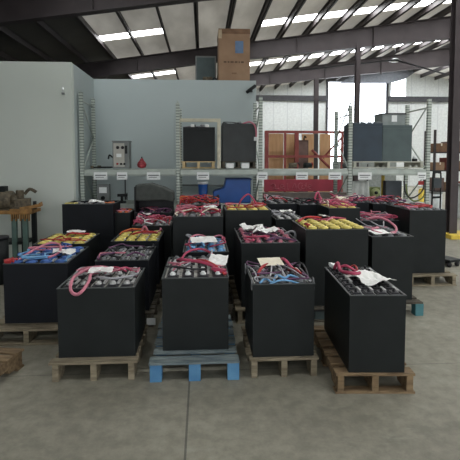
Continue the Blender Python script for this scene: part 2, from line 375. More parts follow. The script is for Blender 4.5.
def cable_pile(e, w, d, z0, hp, n, mats, rnd, r=.011, x0=0, y0=0):
    for i in range(n):
        m = rnd.choice(mats); npt = rnd.randint(4, 7)
        ax, ay = rnd.uniform(-.42, .42)*w+x0, rnd.uniform(-.4, .4)*d+y0; ang = rnd.uniform(0, 6.28); pts = []
        for k in range(npt):
            u = k/(npt-1); zz = z0+r+math.sin(u*math.pi)*rnd.uniform(.3, 1)*hp
            pts.append((max(-w*.47, min(w*.47, ax)), max(-d*.46, min(d*.46, ay)), zz))
            ang += rnd.uniform(-1.3, 1.3); st = rnd.uniform(.08, .17); ax += math.cos(ang)*st*1.2; ay += math.sin(ang)*st
            if abs(ax-x0) > w*.45: ang = math.pi-ang
            if abs(ay-y0) > d*.44: ang = -ang
        MB().tube(pts, r*rnd.uniform(.6, 1.0), 6, 4).build('cable', m, e)
def plug(e, loc, rz, m, s=1):
    o = MB().box(-.045*s, .045*s, -.03*s, .03*s, 0, .035*s).box(.045*s, .075*s, -.02*s, .02*s, .006*s, .03*s).build('cable_plug', m, e, .003*s)
    o.location = loc; o.rotation_euler = (R(8), R(-6), rz); return o
def battery(xl, xr, ytop, yb=None, Y=None, dep=.75, rz=0, cols=4, rows=5, cap=GRY, case=BLACK, recess=.028, label='', cables=(), pile=(0, 0, ()), seed=0, pal=None, palm=(WOODD, None), pmar=.05, pext=None, group='black lift truck batteries set out in rows', strap=LEAD, seal=SEAL, lug=False, plab=None, caprows=None, cr_=.3, pbot=True):
    """front face between photo x = xl and xr, its top edge at ytop; foot seen at yb or building depth Y"""
    xm = (xl+xr)/2
    if Y is None: Y = onz(xm, yb, PH).y
    A, B = at(xl, ytop, Y), at(xr, ytop, Y); w = B.x-A.x; zt = (A.z+B.z)/2 - PH
    c = Vector(((A.x+B.x)/2, Y, 0)); M = Matrix.Rotation(rz, 3, 'Z'); ctr = c + M @ Vector((0, dep/2, 0))
    e = empty('lift_truck_battery', (ctr.x, ctr.y, PH), rz, label, 'battery', group)
    rnd = random.Random(seed or int(xl*13+ytop*7)); th = .012
    cs = MB(); W, D = w/2, dep/2
    cs.box(-W, W, -D, D, 0, zt-recess-.02)
    cs.box(-W, W, -D, -D+th, zt-recess-.02, zt).box(-W, W, D-th, D, zt-recess-.02, zt)
    cs.box(-W, -W+th, -D+th, D-th, zt-recess-.02, zt).box(W-th, W, -D+th, D-th, zt-recess-.02, zt)
    o = cs.build('case', case, e)
    # rolled rim
    rm = MB(); rm.box(-W-.004, W+.004, -D-.004, -D+th, zt, zt+.006).box(-W-.004, W+.004, D-th, D+.004, zt, zt+.006).box(-W-.004, -W+th, -D+th, D-th, zt, zt+.006).box(W-th, W+.004, -D+th, D-th, zt, zt+.006)
    rm.build('rim', MATS['rim_steel'], e)
    zc = zt-recess
    MB().box(-W+th, W-th, -D+th, D-th, zc-.02, zc).build('sealing_bed', seal, e)
    iw, il = (w-2*th-.01), (dep-2*th-.01); cw, cl = iw/cols, il/rows
    cm = cell_mesh(cw, cl)
    for j in range(rows):
        for i in range(cols):
            x = -iw/2+cw*(i+.5); y = -il/2+cl*(j+.5)
            ce = link_mesh(cm, 'cell', e, (x, y, zc))
            cmat = cap if (caprows is None or j in caprows) else GRY
            link_mesh(cap_mesh(min(cw, cl)*cr_, cmat), 'vent_cap', ce, (0, 0, .024))
    for i in range(cols):
        x = -iw/2+cw*(i+.5)+cw*.36
        for j in range(rows-1):
            if (j+i) % 2 == 0 or rnd.random() < .3:
                y = -il/2+cl*(j+1); MB().box(x-cw*.09, x+cw*.09, y-cl*.42, y+cl*.42, zc+.02, zc+.032).build('connector_strap', strap, e)
    if lug:
        for sx in (-1, 1):
            for sy in (-1, 1):
                l = MB(); l.prism([(sy*D*.8-.035, zt-.05), (sy*D*.8+.035, zt-.05), (sy*D*.8+.022, zt+.035), (sy*D*.8-.022, zt+.035)], sx*W+sx*.001, sx*W+sx*.008, 'x'); l.build('lifting_lug', GRY, e)
    n, hp, mats = pile
    if n: cable_pile(e, w*.98, dep, zc+.035, hp, n, mats, rnd)
    for (m, r, pts) in cables:      # (u, v, h): u, v as fractions of the half width / half depth
        MB().tube([(u*W, v*D, zt+h) for u, v, h in pts], r*.82, 8, 5).build('cable', m, e)
    # pallet
    if plab is None: plab = 'dark old pallet under the '+(pal or label)
    px = pext or (pmar, pmar, .06, .02)     # left, right, front, back margins
    pw, pd = w+px[0]+px[1], dep+px[2]+px[3]
    pc = c + M @ Vector(((px[1]-px[0])/2, dep/2+(px[3]-px[2])/2, 0))
    pallet(pc.x, pc.y, pw, pd, rz, plab, palm[0], palm[1], h=PH, bottom=pbot)
    e['_'] = 0; del e['_']
    return dict(e=e, W=W, D=D, zt=zt, M=M, c=ctr, rz=rz, w=w, dep=dep, zc=zc)
mat('rim_steel', (62, 66, 66), .45, 0, .2, 20)
def on(b, u, v, h=0):
    p = b['c'] + b['M'] @ Vector((u*b['W'], v*b['D'], 0)); return Vector((p.x, p.y, PH+b['zt']+h))
def paper(b, u, v, w, d, rz, label, m=PAPER, h=.0, amp=.018, name='paper_sheet', cat='paper', tilt=0, seed=1, ink=True, n=9):
    rnd = random.Random(seed); vs, fs = [], []
    fx, fy, ph = rnd.uniform(6, 14), rnd.uniform(6, 14), rnd.uniform(0, 6)
    for j in range(n):
        for i in range(n):
            x = (i/(n-1)-.5)*w; y = (j/(n-1)-.5)*d
            z = amp*(math.sin(x*fx*2+ph)*math.cos(y*fy*2)+.35*rnd.uniform(-1, 1)) + amp
            vs.append((x+rnd.uniform(-1, 1)*amp*.3, y+rnd.uniform(-1, 1)*amp*.3, z+y*math.tan(tilt)))
    for j in range(n-1):
        for i in range(n-1): fs.append((j*n+i, j*n+i+1, (j+1)*n+i+1, (j+1)*n+i))
    mb = MB(); mb.raw(vs, fs, False); o = mb.build(name, m); o.location = on(b, u, v, h); o.rotation_euler = (0, 0, b['rz']+rz)
    s = o.modifiers.new('thick', 'SOLIDIFY'); s.thickness = .0015
    return tag(o, label, cat, 'papers left on the batteries')
G = {}
PP = (PINK, ROSE, PINK, RED)
# ---- column 1 (far left)
G['B2'] = battery(3, 67, 264, yb=323, dep=.8, cap=BLU, cr_=.42, cols=4, rows=5, seal=mat('pale_blue_bed', (175, 188, 208), .5), seed=3, palm=(WOOD, None), pext=(.10, .02, .16, .04), case=BLACK2,
    label='wide black battery with blue caps and blue cables at the left edge', pile=(9, .04, (DBLU, DBLU, LBLU, ROSE)), plab='pale weathered pallet under the battery with blue caps at the left edge',
    cables=[(ROSE, .014, [(-.75, -.7, .0), (-.5, -.2, .06), (-.1, .15, .11), (.3, .1, .1), (.45, -.3, .05), (.2, -.55, .02)]), (RED, .012, [(-.97, -.5, .0), (-.85, -.75, .04), (-.7, -.95, .02)])])
plug(G['B2']['e'], (-G['B2']['W']*.9, -G['B2']['D']*.82, G['B2']['zt']), .5, RED)
G['B3'] = battery(33, 85, 244.5, Y=5.3, dep=.75, cap=YEL, cr_=.44, cols=4, rows=5, label='black battery with yellow caps and a red cable, behind the blue capped one', pile=(3, .05, (RED, ROSE)), seed=5,
    cables=[(RED, .015, [(-.3, .4, .0), (0, .2, .06), (.3, .3, .05), (.7, .5, .03)])], pal='yellow capped battery behind the blue capped one')
G['B4'] = battery(62, 113, 204.5, Y=6.8, dep=.6, cap=GRY, case=BLACK2, recess=.05, cols=4, rows=4, label='tall black battery standing highest on the left, in front of the rack post', seed=6, pal='tallest battery on the left')
G['B4b'] = battery(114.5, 130, 213, Y=6.95, dep=.55, cap=ORNG, cols=2, rows=4, label='narrow black battery with an orange part on top, right of the tallest left one', seed=7, pile=(2, .03, (ROSE, RED)), pal='narrow battery beside the tallest left one')
# ---- column 2
G['B1'] = battery(57, 134.5, 288.5, pbot=False, yb=357, dep=.62, cap=LEAD, cols=5, rows=4, cr_=.25, recess=.014, label='front row battery at the left with a pink cable loop hanging over its edge', seed=9, palm=(WOOD, None), pext=(.04, .02, .09, .05), plab='broken pale pallet under the front row battery at the left',
    pile=(4, .03, (ROSE, SILV, PINK)),
    cables=[(ROSE, .016, [(.25, .55, .02), (-.25, .6, .05), (-.55, .2, .06), (-.72, -.4, .05), (-.68, -.9, .02), (-.6, -1.07, -.02), (-.45, -1.09, -.035), (-.3, -1.04, .0), (-.25, -.7, .04), (-.32, -.2, .05), (-.15, .2, .04)]),
            (PINK, .012, [(.3, .4, .03), (.5, .5, .05), (.75, .3, .03), (.9, .5, .01)]),
            (SILV, .01, [(-.9, .1, .01), (-.85, .6, .04), (-.6, .8, .02), (-.7, .3, .02), (-.9, -.3, .01)])])
G['B5'] = battery(95, 148.5, 261, Y=4.5, dep=.72, cap=GRY, cols=5, rows=5, label='dark battery with grey cells and purple cables behind the looped cable one', seed=10, case=BLACK2, caprows=(0, 1, 2, 3, 4), cr_=.3,
    pile=(5, .03, (PURP, ROSE, BCAB)), cables=[(PURP, .012, [(.1, -.6, .02), (.4, -.5, .05), (.8, -.7, .03)])], pal='dark battery with purple cables')
G['B6'] = battery(111, 158.5, 241.5, Y=5.45, dep=.78, cap=YEL, cr_=.44, cols=4, rows=5, label='battery with yellow caps and an orange red cable, behind the purple cabled one', seed=12, pile=(3, .06, (RED, ORNG, ROSE)), case=BLACK2,
    cables=[(RED, .016, [(-.4, .1, .01), (0, -.2, .06), (.3, .1, .05), (.8, .3, .03)]), (ROSE, .02, [(.0, .5, .02), (.15, .5, .1), (.3, .55, .03)])], pal='yellow capped battery with an orange red cable')
G['B7'] = battery(132, 171, 226, Y=6.4, dep=.6, cap=GRY, cols=4, rows=4, label='battery heaped with bright pink cables in front of the grey hood', seed=14, pile=(20, .1, (PINK, PINK, ROSE, RED, WHT)), pal='battery heaped with bright pink cables')
G['B8'] = battery(135, 172, 213, Y=7.1, dep=.5, cap=PURP, cols=4, rows=3, label='battery under a raised sloping dark grey hood below the left shelf', seed=15, pile=(8, .06, (PURP, PINK, BCAB, ROSE)), pal='battery with the raised grey hood', case=BLACK2)
g = G['B8']; W, z = g['W'], g['zt']
MB().prism([(-W, z+.19), (-W+.0, z+.45), (-W*.2, z+.47), (W*.55, z+.40), (W+.02, z+.32), (W+.02, z+.17), (W*.5, z+.2)], -.2, .2).build('hood', HOOD, g['e'], .02)
MB().box(-W-.015, -W, -.22, .22, -.0+z-.1, z+.42).box(-W, W, .2, .215, z-.05, z+.25).build('hood_bracket', BCAB, g['e'])
# ---- column 3
G['B9'] = battery(162, 228.5, 278.5, yb=350, dep=.78, cap=WHT, cols=4, rows=5, cr_=.2, recess=.014, label='centre front row battery with white caps and a pink cable, on the blue pallet', seed=20, palm=(WOODG, WBLUE), pext=(.075, .065, .22, .03), plab='blue painted pallet with three front blocks under the centre front row battery',
    caprows=(0, 1, 3), pile=(4, .03, (SILV, BCAB, ROSE)),
    cables=[(PINK, .014, [(-.55, .3, .02), (-.35, .75, .07), (.1, .9, .09), (.5, .7, .07), (.6, .5, .04)]),
            (PINK, .017, [(-.65, .35, .03), (-.5, .1, .06), (0, -.1, .06), (.35, -.35, .06), (.7, -.6, .04), (.95, -.75, .01)]),
            (RED, .013, [(-.2, .1, .04), (.2, -.1, .07), (.6, -.5, .06), (.9, -.9, .02)]),
            (SILV, .01, [(.4, .85, .02), (.55, .6, .1), (.45, .2, .06), (.2, .1, .03)])])
plug(G['B9']['e'], (G['B9']['W']*.75, -G['B9']['D']*.72, G['B9']['zt']+.02), 2.6, PINK)
G['B10'] = battery(183, 228.5, 252.5, Y=4.62, dep=.72, cap=LBLU, cols=4, rows=4, cr_=.4, label='battery with light blue caps, white sheet and pink cables behind the centre front one', seed=22, pile=(7, .07, (PINK, ROSE, SILV, LBLU)), seal=mat('pale_bed', (190, 195, 205), .5), case=BLACK2,
    cables=[(ROSE, .013, [(-.8, -.2, .02), (-.7, .3, .08), (-.3, .6, .09), (.2, .4, .06)])], pal='battery with light blue caps')
G['B11'] = battery(173, 223, 217, Y=5.55, dep=.7, cap=GRY, cols=4, rows=4, label='tall battery topped with pink cables and cream cards, third back in the centre row', seed=24, pile=(18, .09, (PINK, ROSE, ROSE, RED, CREAM)), pal='tall battery third back in the centre row')
G['B12'] = battery(178, 221, 205, Y=6.75, dep=.6, cap=GRY, cols=4, rows=4, label='battery heaped with red cables in front of the blue bucket', seed=26, pile=(20, .12, (RED, RED, PINK, BCAB, ORNG)), pal='battery heaped with red cables', case=BLACK2)
# ---- column 4
G['B13'] = battery(253, 314.5, 284.5, pbot=False, yb=356.5, dep=.62, cap=GRY, cols=3, rows=4, cr_=.22, lug=True, label='front row battery with light blue cables and a cream card on top', seed=30, palm=(WOOD, None), pext=(.03, .035, .035, .05), plab='pale pallet with rounded deck edge under the light blue cabled front battery',
    pile=(5, .03, (SILV, PURP, BCAB)),
    cables=[(LBLU, .011, [(-.75, -.85, .0), (-.55, -.75, .03), (-.35, -.9, .01), (-.15, -.6, .04), (.1, -.75, .03), (.3, -.6, .04), (.6, -.75, .02)]),
            (LBLU, .01, [(-.5, -.95, -.005), (-.1, -.85, .02), (.25, -.8, .01), (.5, -.95, .0)]),
            (SILV, .009, [(-.1, .5, .06), (-.2, 0, .05), (-.35, -.5, .02)]), (SILV, .009, [(.0, .5, .06), (.12, 0, .06), (.15, -.5, .02), (.3, -.75, .02)]),
            (SILV, .009, [(.2, .5, .05), (.5, -.2, .05), (.7, -.6, .03), (.9, -.9, .01)]),
            (RED, .016, [(-.75, -.3, .02), (-.5, .1, .06), (-.2, .4, .06), (.0, .7, .04)]), (PINK, .016, [(.1, .8, .04), (.35, .6, .09), (.5, .2, .06), (.62, -.2, .03)]),
            (RED, .014, [(.45, .2, .02), (.6, -.1, .05), (.75, -.35, .03)]), (SILV, .008, [(-.95, .6, .0), (-1.0, .2, .06), (-.85, -.3, .05), (-.8, -.8, .01)]),
            (BCAB, .01, [(.75, .8, .0), (.95, .5, .06), (1.0, 0, .05), (.95, -.5, .01)])])
G['B14'] = battery(241.5, 300, 243.5, Y=4.55, dep=1.05, cap=ROSE, cols=5, rows=6, cr_=.25, label='long battery with pink and grey cells and crumpled white papers on top', seed=32, case=BLACK, pile=(6, .03, (PURP, ROSE, PINK)), strap=mat('pinkish_strap', (150, 110, 122), .5),
    cables=[(PINK, .014, [(-.8, -.5, .02), (-.6, -.75, .05), (-.2, -.6, .04), (.1, -.4, .02)])], pal='long battery with crumpled papers', pext=(.06, .02, .08, .02), palm=(WOOD, None))
G['B15'] = battery(225.5, 271.5, 210.5, Y=5.85, dep=.7, cap=YEL, cr_=.42, cols=4, rows=4, label='battery with yellow caps and a pink hoop of cable in front of the blue tub', seed=34, pile=(6, .05, (RED, ROSE, ORNG)),
    cables=[(PINK, .014, [(-.35, 0, .02), (-.2, 0, .12), (.1, .05, .19), (.35, .05, .12), (.5, .1, .02)])], pal='yellow capped battery with a hoop of pink cable')
G['B16'] = battery(276, 304, 219.5, Y=5.85, dep=.62, cap=LEAD, cols=3, rows=4, label='narrow battery with plain grey cells, left of the wide yellow capped one', seed=36, pile=(6, .05, (SILV, SILV, GRY, BCAB)), pal='narrow battery with plain grey cells')
G['B17'] = battery(268, 298, 204, Y=6.75, dep=.65, cap=GRY, cols=3, rows=4, label='black battery with tangled grey cables below the red sheet', seed=38, pile=(12, .09, (SILV, BCAB, RED, ROSE)), pal='battery below the red sheet', case=BLACK2)
# ---- column 5
G['B18'] = battery(306, 368.5, 230, yb=305.5, dep=.72, cap=YEL, cr_=.46, cols=5, rows=5, recess=.018, label='large battery with dense yellow caps right of centre in the second row', seed=40, palm=(WOODD, None), pext=(.05, .04, .08, .02), pal='large yellow capped battery right of centre',
    cables=[(PINK, .013, [(-.9, .5, .03), (-.5, .7, .06), (-.1, .6, .03), (.4, .7, .05), (.9, .8, .03)]), (RED, .013, [(-.95, .2, .03), (-.6, .5, .07), (0, .75, .05)])], pile=(2, .04, (RED, ROSE)))
G['B19'] = battery(350.5, 405.5, 296, yb=372.5, dep=.84, rz=R(-3.6), cap=BCAB, cols=4, rows=7, cr_=.12, label='front row battery at the right with long grey cell strips and a pink cable', seed=42, palm=(WOODB, None), pext=(.1, .075, .02, .08), plab='brown pallet with open slats jutting out under the right front battery', seal=mat('strip_bed', (184, 186, 186), .5), recess=.012,
    cables=[(PINK, .018, [(-.72, .72, .02), (-.62, .62, .08), (-.62, .35, .04), (-.35, .1, .05), (-.05, .05, .05), (.1, .3, .04)]), (PINK, .014, [(-.65, .55, .04), (-.4, .4, .08), (-.1, .3, .05), (.15, .2, .03)]), (RED, .012, [(-.1, .75, .02), (.1, .6, .06), (.05, .3, .04)])])
plug(G['B19']['e'], (-G['B19']['W']*.7, G['B19']['D']*.8, G['B19']['zt']+.02), 1.9, WHT, .9)
G['B20'] = battery(372.5, 413.5, 237, yb=300, dep=.8, cap=GRY, cols=3, rows=5, label='battery behind the right front one with a paper and cable loop on top', seed=44, palm=(WOODD, WTEAL), pext=(.04, .08, .1, .02), plab='pallet with a teal painted end under the battery with the cable loop', case=BLACK,
    pile=(3, .03, (SILV, ROSE)),
    cables=[(ROSE, .018, [(.1, .9, .1), (.5, .9, .12), (.85, .6, .1), (.95, .1, .05), (.6, -.4, .02), (.2, -.6, .02)]), (SILV, .008, [(-.6, .95, .1), (-.3, .4, .04), (.1, -.1, .03)]), (SILV, .01, [(.1, .9, .08), (.4, .3, .03), (.7, .6, .08)])])
G['B21'] = battery(410, 446.5, 210.5, yb=273, dep=.8, cap=GRY, cols=4, rows=5, label='tall battery standing farthest right with cables lying flat along its top', seed=46, palm=(WOOD, None), pext=(.05, .11, .12, .03), plab='pale slatted pallet under the farthest right battery', pile=(8, .03, (ROSE, PURP, RED)))
G['B22'] = battery(362, 400, 221, Y=6.1, dep=.7, cap=GRY, cols=4, rows=4, label='low battery with cables trailing sideways, between the yellow capped and farthest right ones', seed=48, pile=(12, .07, (ROSE, PINK, PURP, SILV)), pal='low battery with trailing cables', case=BLACK2,
    cables=[(ROSE, .014, [(-.9, -.7, .0), (-.3, -.8, .03), (.3, -.75, .04), (.95, -.6, .02)])])
G['B23'] = battery(329, 360, 208.5, Y=5.8, dep=.6, cap=YEL, cr_=.42, cols=3, rows=4, label='battery with pale yellow caps and heaped rose cables behind the large yellow capped one', seed=50, pile=(14, .08, (ROSE, ROSE, PINK, CREAM)), pal='pale yellow capped battery with heaped rose cables', case=BLACK)
G['B24'] = battery(300, 328, 205, Y=6.6, dep=.6, cap=GRY, cols=3, rows=4, label='battery with black cables and a bright pink bundle below the shelf cards', seed=52, pile=(14, .09, (BCAB, BCAB, PINK, BCAB)), case=BLACK2, pal='battery with black cables and a bright pink bundle',
    cables=[(PINK, .02, [(.3, -.2, .03), (.5, 0, .14), (.7, .1, .16), (.8, .0, .05), (.6, -.2, .03)])])
G['B25'] = battery(338, 369, 203, Y=6.95, dep=.6, cap=GRY, cols=4, rows=4, label='back row battery heaped with dull pink cables below the hanging white cloth', seed=54, pile=(18, .1, (ROSE, PURP, PINK, CREAM)), case=BLACK2, pal='back row battery below the hanging white cloth')
G['B26'] = battery(373, 408, 204, Y=7.0, dep=.6, cap=GRY, cols=4, rows=4, label='back row battery with black and purple cables below the dark box', seed=56, pile=(18, .1, (PURP, BCAB, ROSE, RED)), case=BLACK2, pal='back row battery below the dark box')

# ---- papers and cards on the batteries
paper(G['B1'], -.13, .05, .2, .17, .1, 'white sheet among the pink cables of the left front battery', h=.045, seed=1)
paper(G['B2'], .55, -.1, .22, .2, .3, 'white sheet beside the blue cables of the left edge battery', h=.03, seed=2)
paper(G['B3'], .15, .5, .22, .14, 0, 'white sheet at the back of the yellow capped battery on the left', h=.05, seed=3)
paper(G['B4'], .25, -.4, .22, .2, .2, 'crumpled white paper on the tallest left battery', h=.0, amp=.03, seed=4)
paper(G['B4'], .82, -.75, .14, .12, .1, 'orange card at the right corner of the tallest left battery', m=ORNG, h=.01, seed=5, name='card', cat='card')
paper(G['B4'], -.72, -.6, .17, .14, 0, 'yellow card at the left corner of the tallest left battery', m=YEL, h=.004, amp=.008, seed=6, name='card', cat='card')
paper(G['B9'], .74, -.05, .16, .2, -.2, 'white folded sheet on the right side of the centre front battery', h=.05, tilt=R(12), seed=7)
paper(G['B10'], -.1, -.1, .29, .36, .1, 'large white sheet on the light blue capped battery', h=.07, amp=.012, seed=8)
paper(G['B11'], .5, -.4, .14, .16, .4, 'white card on the tall centre battery', h=.09, seed=9)
paper(G['B13'], -.15, .45, .21, .17, .08, 'thick cream card on top of the light blue cabled battery', m=CREAM, h=.075, amp=.004, tilt=R(10), seed=10, name='card', cat='card')
paper(G['B14'], -.35, .35, .22, .3, .5, 'crumpled white paper at the back of the long battery', h=.03, amp=.035, seed=11)
paper(G['B14'], .02, -.05, .22, .32, -.7, 'crumpled white paper in the middle of the long battery', h=.03, amp=.03, seed=12)
paper(G['B19'], .28, -.15, .26, .32, .3, 'crumpled white cloth on the right front battery', h=.02, amp=.022, seed=13, name='cloth', cat='cloth')
paper(G['B20'], -.35, -.55, .22, .28, .05, 'white sheet at the front of the battery with the cable loop', h=.02, amp=.008, seed=14)
paper(G['B7'], -.4, .3, .12, .12, .3, 'small white tag paper on the pink cable heap', h=.12, seed=15)
paper(G['B18'], .1, .75, .1, .1, .3, 'small white tag at the back of the large yellow capped battery', h=.05, seed=16)
paper(G['B16'], 0, -.1, .14, .14, .3, 'white tag on the narrow grey celled battery', h=.07, seed=17)
paper(G['B23'], .2, -.1, .16, .14, .2, 'pale paper on the rose cable heap', h=.1, m=CREAM, seed=18)
# grey connector hanging on the long battery's right end
p = on(G['B14'], 1.0, -.2, 0)
e = empty('hanging_connector', (p.x+.035, p.y, p.z-.16), 0, 'pale grey cable connector hanging beside the long battery', 'connector')
MB().prism([(-.03, 0), (.03, 0), (.035, .12), (-.025, .15)], -.03, .03).build('housing', mat('pale_connector', (160, 160, 158), .6), e, .006)
MB().tube([(0, 0, .13), (0, 0, .2), (-.05, .02, .215), (-.12, .03, .18)], .012, 8).build('cable', SILV, e)
# white card on the pallet between the two front columns
p = at(151, 321.5, 4.433); e = tag(MB().box(-.045, .045, -.004, .004, -.035, .035).build('pallet_card', WHT, None, .001), 'small white card on the pallet end between the two left front batteries', 'card'); e.location = p
p4 = p.copy()

# ---- other pallets and floor things
c0 = onz(19, 351, .12); 
e = pallet(c0.x-.50, c0.y-.38, .95, .9, R(-10), 'empty slatted pallet cut off by the left edge of the floor', WOODB, nb=7)
p = onz(449, 265, 0); e = empty('caster_dolly', (p.x, p.y, 0), R(20), 'small black dolly on the floor right of the farthest right battery', 'dolly')
MB().box(-.16, .1, -.15, .15, .08, .12).build('deck', BLACK, e, .01)
for sx in (-.12, .06):
    for sy in (-.1, .1): MB().cyl((sx, sy-.02, .04), .04, .04, 12, 'y').build('wheel', BCAB, e)
p = onz(322, 322, .0)
e = empty('low_dark_box', (p.x, p.y+.12, 0), 0, 'low dark box on the floor between the two right front batteries', 'box')
MB().box(-.07, .07, -.08, .1, 0, .1).build('body', GREYGRN, e, .01); MB().box(-.075, .075, -.085, .105, .1, .115).build('lid', LID, e, .004)

# ================================================================== WORKBENCH at the left
YT = 6.75
pr = at(30, 211, YT); pl = at(-45, 211, YT); zt = pr.z
bc = (pr.x+pl.x)/2; bw = (pr.x-pl.x)/2
e = empty('workbench', (bc, YT+.3, 0), 0, 'green steel workbench with a worn orange brown top against the office', 'workbench')
MB().box(-bw, bw, -.28, .15, zt-.05, zt).build('bench_top', RUSTY, e, .005)
cm = MB(); 
for k in range(9): cm.box(bw-.28+k*.032, bw-.265+k*.032, -.31, -.28, zt-.15+(k % 2)*.03, zt-.02)
cm.box(bw-.3, bw+.02, -.3, -.28, zt-.05, zt+.03); cm.build('jagged_edge', RUSTY, e)
for x, m in ((at(13, 230, YT).x-bc, TEALS), (at(24, 230, YT).x-bc+.0, TEALS), (-bw+.06, TEALS)):
    for y in (-.24, .11): MB().box(x-.035, x+.035, y-.03, y+.03, 0, zt-.05).build('leg', m if y < 0 else BLACK, e, .004)
MB().box(-bw+.03, bw-.1, -.25, .13, .42, .46).build('lower_shelf', BLACK, e)
def part_lump(name, px, py, label, s, kind):
    p = at(px, py, YT+.2); q = empty(name, (p.x, YT+.24, zt), random.uniform(-.4, .4), label, 'machine part', 'old machine parts on the workbench')
    if kind == 0:
        MB().cyl((-.1*s, 0, .1*s), .1*s, .2*s, 14, 'x').cyl((.1*s, 0, .1*s), .06*s, .07*s, 12, 'x').build('housing', RUSTP, q)
        MB().box(-.1*s, .1*s, -.1*s, .1*s, 0, .02).build('flange', RUSTP, q); MB().box(-.04*s, .04*s, -.04*s, .04*s, .18*s, .25*s).build('terminal_box', BLACK, q)
    else:
        MB().box(-.09*s, .09*s, -.08*s, .08*s, 0, .13*s).cyl((-.03*s, 0, .13*s), .045*s, .1*s, 12).build('body', RUSTP, q, .008)
        MB().tube([(.02*s, 0, .18*s), (.08*s, 0, .24*s), (.15*s, 0, .2*s)], .02*s, 8).build('pipe', RUSTP, q)
        MB().cyl((.11*s, -.05*s, .05*s), .05*s, .04*s, 12, 'x').build('wheel', BLACK, q)
part_lump('old_gearbox', 2, 209, 'rusty gearbox at the left end of the workbench', 1.45, 0)
part_lump('old_pump', 12, 209, 'rusty pump body in the middle of the workbench parts', 1.0, 1)
part_lump('old_motor', 22, 209, 'rusty motor nearest the right end of the workbench', 1.3, 1)
part_lump('old_valve', -14, 209, 'rusty valve body half out of frame on the workbench', 1.0, 1)
q = empty('tilted_tray', (at(28, 209, YT).x, YT+.14, zt), R(12), 'tilted orange brown wooden tray at the right end of the workbench', 'tray')
t = MB().box(-.14, .14, -.12, .12, 0, .025).box(-.14, .14, -.13, -.12, 0, .05).box(.13, .15, -.12, .12, 0, .06).build('tray', RUSTY, q); t.rotation_euler = (0, R(-10), 0); t.location = (0, 0, .03)
p = onz(4, 262, 0); q = empty('black_drum', (at(-2, 240, 6.2).x, 6.2, 0), 0, 'black bin standing at the left edge below the workbench', 'bin')
MB().cyl((0, 0, 0), .13, .62, 18).build('body', BLACK, q); MB().cyl((0, 0, .62), .14, .03, 18).build('lid', LID, q)

# ================================================================== PALLET RACK
YR, YR2 = 7.85, 8.7; zs = at(180, 168.5, YR).z
RX_ = [at(82, 150, YR).x, at(178, 150, YR).x, at(260.5, 150, YR).x, at(350, 150, YR).x, at(428, 150, YR).x]
tops = [at(82, 92, YR).z, at(178, 103, YR).z, at(260, 97, YR).z, at(350, 106, YR).z, at(428, 99, YR).z]
rc = (RX_[0]+RX_[-1])/2
rk = empty('pallet_rack', (rc, YR, 0), 0, 'long grey perforated steel pallet rack behind the rows of batteries', 'rack')
for x, t in zip(RX_, tops):
    X = x-rc
    for yy in (0, YR2-YR):
        MB().box(X-.033, X+.033, yy-.03, yy+.03, 0, t).box(X-.07, X+.07, yy-.06, yy+.06, 0, .01).build('post', RACKP, rk, .003)
    br = MB(); z = .25; up = True
    while z < t-.35:
        a, b = (0, YR2-YR) if up else (YR2-YR, 0)
        br.tube([(X, a, z), (X, b, z+.62)], .014, 6, 0); z += .62; up = not up
    br.tube([(X, 0, .2), (X, YR2-YR, .2)], .014, 6, 0).tube([(X, 0, t-.15), (X, YR2-YR, t-.15)], .014, 6, 0)
    br.build('brace', RACKG, rk)
for i in range(4):
    a, b = RX_[i]-rc+.04, RX_[i+1]-rc-.04
    for yy in (0, YR2-YR):
        for z0 in (zs-.13, .81):
            m = MB(); m.box(a, b, yy-.03, yy+.03, z0, z0+.11).box(a, b, yy-.045 if yy == 0 else yy+.03, yy-.03 if yy == 0 else yy+.045, z0+.02, z0+.05)
            m.build('beam', RACKG, rk, .004)
    for z0 in (zs-.02, .92):
        d = MB()
        for k in range(9):
            y0 = .035+k*(YR2-YR-.07)/9; d.box(a, b, y0, y0+.06, z0-.02, z0)
        d.build('shelf_deck', RACKG, rk)
YT_ = YR+.05
def shelf_z(): return zs
# shelf cards
for i, (px, w, lab) in enumerate([(100.5, 13, 'white shelf card under the left post of the rack'), (122, 10, 'white shelf card below the control box'), (153.5, 13, 'white shelf card below the red pear shaped part'),
        (203, 12, 'white shelf card above the blue bucket'), (262.5, 10, 'white shelf card on the middle rack post'), (302, 12, 'white shelf card in the middle of the bay with the red cage'), (335, 13, 'white shelf card near the right end of the red cage bay'),
        (365, 14, 'white shelf card under the dark blue battery'), (422, 9, 'white shelf card at the right end of the rack')]):
    p = at(px, 176.5, YR-.06); ww = w*.0178/2
    c = empty('shelf_card', (p.x, YR-.052, p.z), 0, lab, 'card', 'white cards on the rack beams')
    MB().box(-ww, ww, -.005, 0, -.055, .075).build('card', WHT, c)
    MB().box(-ww*.8, ww*.8, -.007, -.005, .012, .03).box(-ww*.7, ww*.5, -.007, -.005, -.02, -.01).build('print', INK, c)

